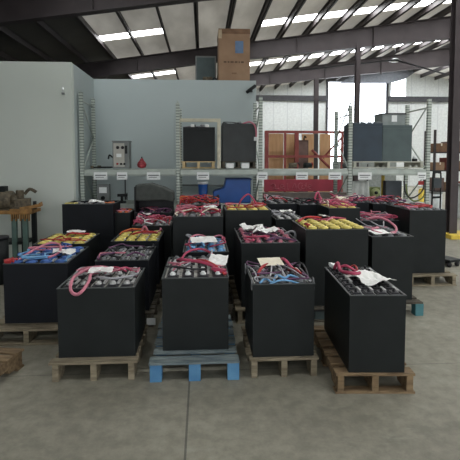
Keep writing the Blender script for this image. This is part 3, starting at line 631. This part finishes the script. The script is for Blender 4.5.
# rack load 1: battery in a cream frame
def rack_batt(xl, xr, yt, yb, Y, dep, m, label, seed, ragged=True, white=False):
    A, B = at(xl, yt, Y), at(xr, yb, Y); w = (B.x-A.x)/2; z0 = zs+PH_R; h = A.z-z0
    e = empty('lift_truck_battery', ((A.x+B.x)/2, Y+dep/2, z0), 0, label, 'battery', 'batteries stored on the rack shelf')
    MB().box(-w, w, -dep/2, dep/2, 0, h-.06).box(-w, w, -dep/2, -dep/2+.012, h-.06, h).box(-w, w, dep/2-.012, dep/2, h-.06, h).box(-w, -w+.012, -dep/2, dep/2, h-.06, h).box(w-.012, w, -dep/2, dep/2, h-.06, h).build('case', m, e, .004)
    cm = cell_mesh(w*2/4-.005, .13)
    for i in range(4):
        for j in range(3):
            ce = link_mesh(cm, 'cell', e, (-w+.012+(w*2-.024)/4*(i+.5), -dep/2+.1+j*(dep-.2)/2, h-.06))
            link_mesh(cap_mesh(.02, WHT if white else GRY), 'vent_cap', ce, (0, 0, .024))
    rnd = random.Random(seed)
    if ragged: cable_pile(e, w*2, dep, h-.02, .05, 9, (BCAB, BCAB, GRY) if not white else (BCAB, SILV), rnd, .012)
    return e, w, h, z0
PH_R = .125
def rpal(xl, xr, Y, dep, label, m=WOOD, mb_=None):
    A, B = at(xl, 165, Y), at(xr, 165, Y)
    return pallet((A.x+B.x)/2, Y+dep/2, B.x-A.x, dep, 0, label, m, mb_, zb=zs, h=PH_R, nb=5)
Y1 = YR+.08
rpal(181.5, 215.5, Y1, .6, 'pale wooden pallet on the rack under the cream framed battery', mat('tan_wood', (190, 168, 126), .8, 0, .15, 5))
e, w, h, z0 = rack_batt(183, 215, 127, 161, Y1+.02, .55, BLACK, 'black battery on the rack inside the cream frame', 61, white=True)
for i, u in enumerate((-.4, .5)):
    o = MB().box(-.035, .035, -.03, .03, 0, .05).build('rag', PAPER, None, .012); o.location = (e.location.x+u*w, Y1+.07, z0+h+.0); tag(o, ('left', 'right')[i]+' white rag lying on top of the cream framed battery', 'rag')
A, B = at(178.5, 118.5, Y1-.03), at(219, 168, Y1-.03); q = empty('crate_frame', ((A.x+B.x)/2, Y1-.04, zs), 0, 'cream wooden frame standing around the left rack battery', 'frame')
fw, fh = (B.x-A.x)/2, A.z-zs; CF = mat('cream_wood', (196, 192, 170), .7)
for sx in (-1, 1): MB().box(sx*fw-.03, sx*fw+.03, -.03, .03, 0, fh).build('upright', CF, q, .003)
MB().box(-fw+.03, fw-.03, -.03, .03, fh-.06, fh).build('top_rail', CF, q, .003)
rpal(221.5, 256.5, Y1, .6, 'dark pallet on the rack under the cable draped battery', WOODD)
e, w, h, z0 = rack_batt(222.5, 256, 123.5, 161, Y1+.02, .55, mat('grey_black_steel', (48, 52, 52), .6, 0, .15, 5), 'grey black battery on the rack with a cable hanging over its right corner', 63)
MB().tube([(w*.2, -.2, h), (w*.6, -.27, h+.03), (w*.9, -.3, h-.03), (w*1.0, -.31, h-.15), (w*.98, -.31, h-.26)], .016, 8).build('cable', ROSE, e)
MB().box(-.03, .03, -.02, .02, -.07, 0).build('cable_plug', WHT, e, .004, loc=(w*.96, -.315, h-.24))
for i, px in enumerate((230, 245.5)):
    p = at(px, 165, Y1-.05); o = tag(MB().box(-.07, .07, -.05, .0, 0, .09).build('white_block', WHT, None, .012), ('left', 'right')[i]+' white block in the pallet opening below the cable draped rack battery', 'block'); o.location = (p.x, Y1-.002, zs)
rpal(353, 424, Y1, .62, 'long pale pallet on the right bay of the rack', mat('grey_wood', (182, 182, 168), .85, 0, .15, 5))
rack_batt(350.8+2.5, 382, 123, 161, Y1+.02, .55, BLUEBLK, 'dark navy battery on the right bay of the rack', 65)
e, w, h, z0 = rack_batt(383, 411.5, 125, 161, Y1+.02, .55, GREYGRN, 'grey green battery on the rack right of the navy one', 67, ragged=False)
A, B = at(382.5, 113, Y1+.1), at(405.5, 126, Y1+.1)
q = empty('charger_box', ((A.x+B.x)/2, Y1+.3, z0+h), 0, 'grey box with a white label on top of the grey green rack battery', 'box')
bw_, bh = (B.x-A.x)/2, A.z-z0-h
MB().box(-bw_, bw_, -.2, .2, 0, bh).build('body', mat('charger_grey', (126, 134, 132), .6), q, .008); MB().box(-bw_-.008, bw_+.008, -.208, .208, bh-.025, bh).build('lid', LID, q)
MB().box(-bw_*.2, bw_*.25, -.203, -.2, bh-.16, bh-.04).build('label_plate', WHT, q)
p = at(417, 166, Y1); q = empty('gauge', (p.x, Y1+.1, zs+.125), 0, 'small dark gauge with a white top at the right end of the rack pallet', 'gauge')
MB().cyl((0, 0, 0), .05, .05, 14).build('base', BLACK, q); MB().cyl((0, 0, .05), .04, .06, 14, r2=.02).build('dome', WHT, q)

# left shelf objects
A, B = at(112, 141.5, YR+.1), at(129, 168, YR+.1); q = empty('control_box', ((A.x+B.x)/2, YR+.25, zs), 0, 'grey instrument box with dials on the left shelf', 'instrument')
w, h = (B.x-A.x)/2, A.z-zs
MB().box(-w, w, -.13, .13, 0, h).box(-w-.01, w+.01, -.14, .14, h, h+.015).build('body', MGREY, q, .004)
MB().box(-w+.02, w-.08, -.135, -.13, .03, h-.03).build('face_plate', PGREY, q)
for (u, v) in ((-.35, .78), (.25, .78)): MB().cyl((u*w, -.15, v*h), .028, .02, 14, 'y').build('dial', BCAB, q)
MB().box(w-.07, w-.03, -.14, -.13, .55*h, .85*h).build('switch_panel', BLACK, q)
MB().box(-w*.5, w*.1, -.15, -.13, h*.42, h*.55).build('display', WHT, q)
MB().tube([(-w, -.1, h*.4), (-w-.06, -.1, h*.5), (-w-.08, -.1, h*.35)], .014, 8).build('handle', BLACK, q)
for u in (-.4, .05, .45): MB().cyl((u*w, -.16, h*.17), .018, .03, 10, 'y').build('knob', RED if u < 0 else BLACK, q)
p = at(141.5, 168, YR+.2); q = empty('red_float', (p.x, YR+.25, zs), 0, 'dark red pear shaped part on the left shelf', 'part')
m = MB(); prof = [(0, .02), (.02, .07), (.06, .085), (.1, .075), (.14, .04), (.18, .022)]
for (h0, r0), (h1, r1) in zip(prof, prof[1:]): m.cyl((0, 0, h0), r0, h1-h0, 16, r2=r1)
m.build('body', mat('dark_red', (150, 50, 58), .5), q); MB().cyl((0, 0, .18), .012, .03, 8).build('stem', BLACK, q)
for k, (px, l) in enumerate(((100, .22), (107, .3))):
    p = at(px, 167, YR+.2); q = empty('hand_tool', (p.x, YR+.2+.12*k, zs), .3-.5*k, ('short', 'longer')[k]+' dark tool lying at the left end of the shelf', 'tool')
    MB().tube([(-l/2, 0, .02), (l/2, 0, .02)], .014, 8, 0).build('handle', BLACK, q); MB().box(-l/2-.05, -l/2, -.035, .035, 0, .05).build('head', RUSTP, q, .006)
A, B = at(338, 178, 22), at(396, 190, 22)  # added block, covers the bright lower part of the door opening
q = empty('door_cover_block', ((A.x+B.x)/2, 22.5, 0), 0, 'pale grey block added far back to cover the bright foot of the door', 'container'); w = (B.x-A.x)/2
MB().box(-w, w, -.5, .5, 0, 1.62).build('body', mat('cover_block_grey', (140, 146, 142), .7), q, .02); MB().box(-w*.02, w*.02, -.52, -.5, .1, 1.5).build('door_bar', GIRT, q)
# things on the lower shelf
ZL = .92
A, B = at(96, 184.5, YR+.1), at(109, 203, YR+.1); q = empty('meter_panel', ((A.x+B.x)/2, YR+.2, ZL), 0, 'grey meter panel on the lower rack shelf at the left', 'instrument')
w, h = (B.x-A.x)/2, A.z-ZL
MB().box(-w, w, -.06, .06, 0, h).build('body', MGREY, q, .008); MB().box(-w*.6, w*.6, -.065, -.06, h*.55, h*.85).build('window', WHT, q); MB().cyl((0, -.09, h*.3), .035, .03, 14, 'y').build('dial', BLACK, q)
p = at(121, 200, YR+.1); q = empty('bench_vice', (p.x, YR+.2, ZL), 0, 'small black clamp on the lower shelf beside the thin rod', 'clamp')
MB().box(-.07, .07, -.05, .05, 0, .04).box(-.02, .02, -.03, .03, .04, .14).build('base', BLACK, q); MB().box(-.08, .1, -.025, .025, .12, .17).build('jaw', BLACK, q, .005); MB().tube([(.09, 0, .19), (.09, 0, .06)], .01, 6, 0).build('handle', BLACK, q)
p = at(203, 196, YR+.1); q = empty('bucket', (p.x, YR+.2, ZL), 0, 'blue bucket with a white lid on the lower shelf', 'bucket')
h = at(203, 184, YR+.2).z-ZL; MB().cyl((0, 0, 0), .07, h, 20, r2=.09).build('tub', BUCK, q); MB().cyl((0, 0, h), .098, .045, 20).build('lid', WHT, q)
A, B = at(213, 178.5, YR+.15), at(250.5, 197, YR+.15); q = empty('blue_machine_tub', ((A.x+B.x)/2, YR+.3, ZL), 0, 'large blue plastic tub with a stepped left side on the lower shelf', 'tub')
w, h = (B.x-A.x)/2, A.z-ZL
MB().prism([(-w, 0), (w, 0), (w, h), (-w*.3, h), (-w*.42, h*.62), (-w*.9, h*.5), (-w, h*.42)], -.2, .2).build('tub', BUCK, q, .02)
MB().box(-w*.32, w+.015, -.215, .215, h-.03, h).build('rim', mat('blue_rim', (24, 60, 118), .5), q, .006)
# hoses / things seen under the right bay
p = at(362, 200, YR+.1); q = at(362, 181, YR+.1)
vs, fs = [], []; n = 17
for j in range(6):
    for i in range(n):
        u = i/(n-1); t = j/5; vs.append((p.x-.17+u*.3+(u-.5)*.06*t, YR+.12+.025*math.sin(u*19+t)*(.4+t*.6), q.z-(q.z-ZL)*t))
for j in range(5):
    for i in range(n-1): fs.append((j*n+i, j*n+i+1, (j+1)*n+i+1, (j+1)*n+i))
tag(MB().raw(vs, fs, True).build('white_cloth', mat('dull_white_cloth', (182, 186, 180), .8)), 'pale grey cloth hanging under the right shelf card', 'cloth').modifiers.new('t', 'SOLIDIFY').thickness = .004
A, B = at(366, 184, YR+.2), at(382, 198, YR+.2); q = empty('green_engine', ((A.x+B.x)/2, YR+.4, ZL), 0, 'olive green engine with a round wheel below the right shelf', 'engine')
w, h = (B.x-A.x)/2, A.z-ZL
MB().box(-w, w, -.12, .12, 0, h*.8).cyl((-w*.5, 0, h*.8), .05, h*.2, 12).build('block', GRNM, q, .01)
MB().cyl((w*.35, -.16, h*.5), .085, .04, 18, 'y').build('flywheel', mat('olive_light', (150, 158, 110), .5), q); MB().cyl((w*.35, -.18, h*.5), .03, .02, 12, 'y').build('hub', BLACK, q)
a = at(383.5, 178, YR+.5); tag(MB().box(a.x-.025, a.x+.025, YR+.5, YR+.55, ZL, zs-.03).build('yellow_post', YPAINT, None, .004), 'short yellow post between the green engine and the dark box', 'post')
A, B = at(388, 181, YR+.2), at(404, 199, YR+.2); q = empty('dark_monitor', ((A.x+B.x)/2, YR+.35, ZL), 0, 'dark box with a stand below the right rack pallet', 'monitor')
w, h = (B.x-A.x)/2, A.z-ZL
MB().box(-w, w, -.05, .08, .07, h).build('body', mat('slate', (52, 60, 66), .5), q, .008); MB().box(-w*.5, w*.5, -.07, .09, 0, .02).box(-.03, .03, -.02, .03, .02, .08).build('stand', BLACK, q)
for k, (xa, ya, xm, ym, xb, yb_, m) in enumerate(((404, 181, 411, 198, 425, 184, BCAB), (406, 184, 414, 201, 426, 190, GRNM))):
    a, b, c = at(xa, ya, YR+.15), at(xm, ym, YR+.1), at(xb, yb_, YR+.15)
    tag(MB().tube([a, a.lerp(b, .5)+Vector((-.04, 0, -.05)), b, b.lerp(c, .5)+Vector((.05, 0, -.04)), c], .014, 8).build('hanging_hose', m), ('black', 'olive')[k]+' hose hanging in a loop under the right end of the rack', 'hose')
p = at(421, 183, YR+.1); o = tag(MB().box(-.05, .05, -.01, .01, -.035, .035).build('red_tag', mat('red_card', (190, 60, 58), .6), None, .002), 'small red tag under the right end of the rack beam', 'tag'); o.location = p

# ================================================================== RED CAGE and sheets behind the middle bay
YC = 10.6
A, B = at(265.5, 131, YC), at(343, 168, YC); zt = A.z
q = empty('red_cage', ((A.x+B.x)/2, YC, 0), 0, 'red steel framed cage seen through the middle bay of the rack', 'cage'); w = (B.x-A.x)/2
xc = q.location.x
for px in (266.5, 285, 296.5, 342):
    X = at(px, 150, YC).x-xc; t = .045 if px in (266.5, 296.5) else .025
    MB().box(X-t, X+t, -t, t, 0, zt).build('post', REDST, q)
for py in (132, 156.5, 185):
    z = at(300, py, YC).z; MB().box(-w, w, -.03, .03, z-.03, z+.03).build('rail', REDST, q)
a, b = at(323, 158, YC), at(345, 134, YC); MB().tube([(a.x-xc, 0, a.z), (b.x-xc, 0, b.z)], .025, 6, 0).build('diagonal', REDST, q)
a, b = at(312, 150, YC), at(330, 168, YC); MB().tube([(a.x-xc, 0, a.z), (b.x-xc, 0, b.z)], .03, 6, 0).build('diagonal', REDST, q)
sx_ = [(269, 283.5, 133.5), (285.5, 296, 134), (302, 314, 134), (320, 331, 134)]
for i, (xa, xb, yt) in enumerate(sx_):
    A, B = at(xa, yt, YC+.5), at(xb, yt, YC+.5)
    o = MB().box(A.x, B.x, YC+.5, YC+.53, 0, A.z).build('plywood_sheet', PLY, None, .002)
    tag(o, ('orange tan plywood sheet at the left end of the red cage', 'narrow orange tan plywood sheet left of the brown cabinet', 'orange tan plywood sheet right of the brown cabinet', 'orange tan plywood sheet near the right end of the red cage')[i], 'plywood', 'plywood sheets in the red cage')
A, B = at(297.5, 140, YC+.15), at(308.5, 168, YC+.15); q = empty('brown_cabinet', ((A.x+B.x)/2, YC+.3, 0), 0, 'brown electrical cabinet inside the red cage', 'cabinet'); w = (B.x-A.x)/2
MB().box(-w, w, -.12, .12, 0, A.z).build('body', BOXBR, q, .008); MB().box(-w+.02, w-.02, -.13, -.12, .9, A.z-.04).build('door', mat('brown_door', (120, 98, 90), .6), q)
MB().tube([(w*.4, 0, A.z), (w*.5, 0, A.z+.1), (w*.8, 0, A.z+.06)], .018, 8).build('conduit_elbow', BLACK, q)
for k, (px, py) in enumerate(((275, 163), (287, 161), (318, 164))):
    p = at(px, py, YC-.3); z = at(px, 169, YC-.3).z
    q = empty('motor_part', (p.x, YR+.4, zs), .4*k, ('small dark motor at the left on the middle shelf', 'red and black coil part on the middle shelf', 'small grey clamp at the right on the middle shelf')[k], 'machine part')
    MB().cyl((-.07, 0, .05), .05, .14, 12, 'x').build('body', (RUSTP, BLACK, MGREY)[k], q); MB().box(-.08, .08, -.04, .04, 0, .015).build('base', BLACK, q); MB().tube([(.06, 0, .06), (.1, 0, .1), (.13, .02, .05)], .012, 6).build('lead', (BCAB, RED, SILV)[k], q)
# red sheet with worn pale lettering, seen below the middle shelf
YN = 9.6
A, B = at(264, 179.5, YN), at(341, 191, YN)
q = empty('red_banner', ((A.x+B.x)/2, YN, 0), 0, 'long red panel with worn pale lettering below the middle shelf', 'banner'); w = (B.x-A.x)/2; xc = q.location.x
MB().box(-w, w, -.02, .02, B.z, A.z).build('panel', REDBN, q, .004)
for X in (-w+.05, w-.05): MB().box(X-.02, X+.02, .02, .06, 0, A.z).build('leg', REDST, q)
lt = MB(); rnd = random.Random(5); LZ = (A.z+B.z)/2-.02
def stroke(px, pts, s=.075):
    X = at(px, 186, YN).x-xc; lt.tube([(X+u*s, -.026, LZ+v*s) for u, v in pts], .006, 5, 3)
arcC = [(.6, .8), (0, 1), (-.6, .4), (-.6, -.4), (0, -.9), (.6, -.7)]; arcO = arcC+[(.7, .2), (.5, .9)]
for px, g_ in ((273.5, [(-.9, .3), (-.2, .9), (.4, .2), (-.3, -.8), (.9, -.6)]), (277, [(-.5, .5), (-.5, -.8), (.6, -.5)]), (283, [(-.8, -.5), (.3, .1), (-.5, .6), (-.8, -.2), (.5, -.8)]), (287, [(0, .9), (0, -.7), (.5, -.8)]), (293.5, [(-.5, -.8), (.3, .9), (.8, -.8)]), (300, arcC), (303.5, [(-.3, .4), (-.7, -.3), (0, -.8), (.6, 0), (0, .5)]), (307, [(-.4, 1), (-.4, -.9)]), (309.5, [(-.6, -.2), (.5, .1), (-.1, .6), (-.6, -.3), (.4, -.8)])):
    stroke(px, g_)
lt.build('worn_lettering', mat('worn_pale_paint', (192, 112, 120), .8), q)
pl_ = MB(); A2, B2 = at(262, 191, YN-.1), at(343, 200, YN-.1); 
q = empty('grey_bench', ((A2.x+B2.x)/2, YN-.1, 0), 0, 'grey brown bench below the red panel', 'bench'); w = (B2.x-A2.x)/2
MB().box(-w, w, -.25, -.08, A2.z-.2, A2.z-.02).build('apron', mat('grey_brown', (120, 110, 104), .8), q, .005)
for X in (-w+.05, w-.05): MB().box(X-.03, X+.03, -.22, -.1, 0, A2.z-.2).build('leg', BLACK, q)

# ================================================================== FAR RIGHT area
# shelving with cartons
YS = 14.0
A, B = at(430, 146, YS), at(500, 146, YS); q = empty('storage_shelving', ((A.x+B.x)/2, YS, 0), 0, 'dark steel shelving with cartons beyond the right column', 'shelving'); w = (B.x-A.x)/2; xc = q.location.x
zz = [at(445, y, YS).z for y in (190, 170, 152)]
for sx in (-w, w):
    for yy in (-.3, .3): MB().box(sx-.03, sx+.03, yy-.03, yy+.03, 0, zz[2]+.7).build('post', STEELD, q)
for z in zz: MB().box(-w+.03, w-.03, -.3, .3, z-.04, z).build('shelf', STEELD, q)
rnd = random.Random(8); kk = 0
for zi, z in enumerate(zz):
    X = -w+.08
    while X < w-.4:
        cw = rnd.uniform(.25, .42); chh = rnd.uniform(.25, .42); kk += 1
        c = empty('carton', (xc+X+cw/2, YS-.05, z), 0, '%s carton on the %s shelf beyond the right column' % (('brown', 'dark brown', 'tan', 'reddish brown')[kk % 4], ('lowest', 'middle', 'top')[zi]), 'carton', 'cartons on the far shelving')
        MB().box(-cw/2, cw/2, -.2, .2, 0, chh).build('box', (CARDB, BOXBR, CARD, mat('red_brown_carton', (120, 62, 52), .8))[kk % 4], c); MB().box(-.02, .02, -.203, .203, chh*.7, chh+.002).build('tape', CREAM, c)
        X += cw+rnd.uniform(.02, .1)
p = onz(436, 226, 0); A, B = at(430, 192, 10.6), at(441.5, 192, 10.6)
q = empty('white_drum', ((A.x+B.x)/2, 10.6, 0), 0, 'white drum standing beyond the farthest right battery', 'drum'); rr = (B.x-A.x)/2
MB().cyl((0, 0, 0), rr, A.z, 24).build('body', mat('drum_white', (188, 194, 194), .5), q); MB().cyl((0, 0, A.z*.5), rr+.012, .03, 24).cyl((0, 0, A.z-.03), rr+.012, .03, 24).build('hoop', MGREY, q)
A, B = at(456.5, 150, 12.5), at(500, 150, 12.5)
q = empty('white_tote', (A.x+.5, 12.5, 0), 0, 'white container at the right edge behind the column', 'container'); MB().box(-.5, .5, -.4, .4, 0, .95).build('body', mat('drum_white', (1, 1, 1)), q, .03); MB().box(-.52, .52, -.42, .42, .95, 1.0).build('lid', MGREY, q)
p = at(426, 200, 9.3); q = empty('yellow_bollard', (p.x, 9.5, 0), 0, 'yellow bollard behind the right end of the rack', 'bollard'); MB().cyl((0, 0, 0), .07, at(426, 190, 9.5).z, 16).build('pipe', YPAINT, q); MB().cyl((0, 0, at(426, 190, 9.5).z), .07, .04, 16, r2=.03).build('cap', YPAINT, q)
p = at(437, 173, 10.0); q = empty('hand_truck', (p.x, 10.0, 0), R(15), 'black hand truck leaning beyond the right end of the rack', 'hand truck')
zt = p.z
MB().tube([(-.12, 0, .12), (-.12, 0, zt-.1), (-.06, 0, zt), (.06, 0, zt), (.12, 0, zt-.1), (.12, 0, .12)], .018, 8).build('frame', BLACK, q)
for z in (.4, .8, 1.15, 1.4): MB().box(-.12, .12, -.01, .01, z, z+.05).build('crossbar', BLACK, q)
MB().box(-.17, .17, -.22, 0, .02, .035).build('toe_plate', BLACK, q)
for sx in (-.16, .16): MB().cyl((sx-.02, .08, .1), .1, .04, 18, 'x').build('wheel', BCAB, q)
MB().box(-.11, .11, -.03, .03, zt-.35, zt-.12).build('panel', mat('slate', (1, 1, 1)), q)

# thin hanging lines and rods by the bright opening; lamp under the ridge
p = at(395, 60, 20.0); q = empty('hanging_lamp', (p.x, 20.0, p.z), 0, 'hooded lamp hanging under the roof ridge', 'lamp')
MB().tube([(0, 0, .12), (0, 0, roofz(p.x)-p.z-.15)], .012, 6, 0).build('cord', BCAB, q); MB().cyl((0, 0, -.05), .28, .12, 20, r2=.1).build('shade', MGREY, q); MB().cyl((0, 0, -.09), .16, .04, 16).build('lens', WHT, q)
# ties / conduits beneath the far roof
for i, (xa, ya, xb, yb_, Y) in enumerate(((300, 70, 395, 60, 18.5), (395, 60, 445, 74, 18.5), (320, 66, 440, 62, 24))):
    a, b = at(xa, ya, Y), at(xb, yb_, Y)
    tag(MB().tube([a, b], .035, 6, 0).build('roof_pipe', GIRT), ('thin grey pipe rising under the far roof, left of the lamp', 'thin grey pipe falling under the far roof, right of the lamp', 'level thin grey pipe near the end wall')[i], 'pipe')

# ================================================================== LIGHT
wd = bpy.data.worlds.new('world'); bpy.context.scene.world = wd; wd.use_nodes = True
bg = wd.node_tree.nodes['Background']; bg.inputs[0].default_value = (.93, .965, 1, 1); bg.inputs[1].default_value = 1.1
def area(name, loc, rot, sx, sy, en, col=(1, .98, .95)):
    l = bpy.data.lights.new(name, 'AREA'); l.shape = 'RECTANGLE'; l.size = sx; l.size_y = sy; l.energy = en; l.color = col
    o = bpy.data.objects.new(name, l); COL.objects.link(o); o.location = loc; o.rotation_euler = rot; return o
sc = bpy.context.scene
sc.view_settings.view_transform = 'Standard'; sc.view_settings.look = 'None'; sc.view_settings.exposure = 0.66
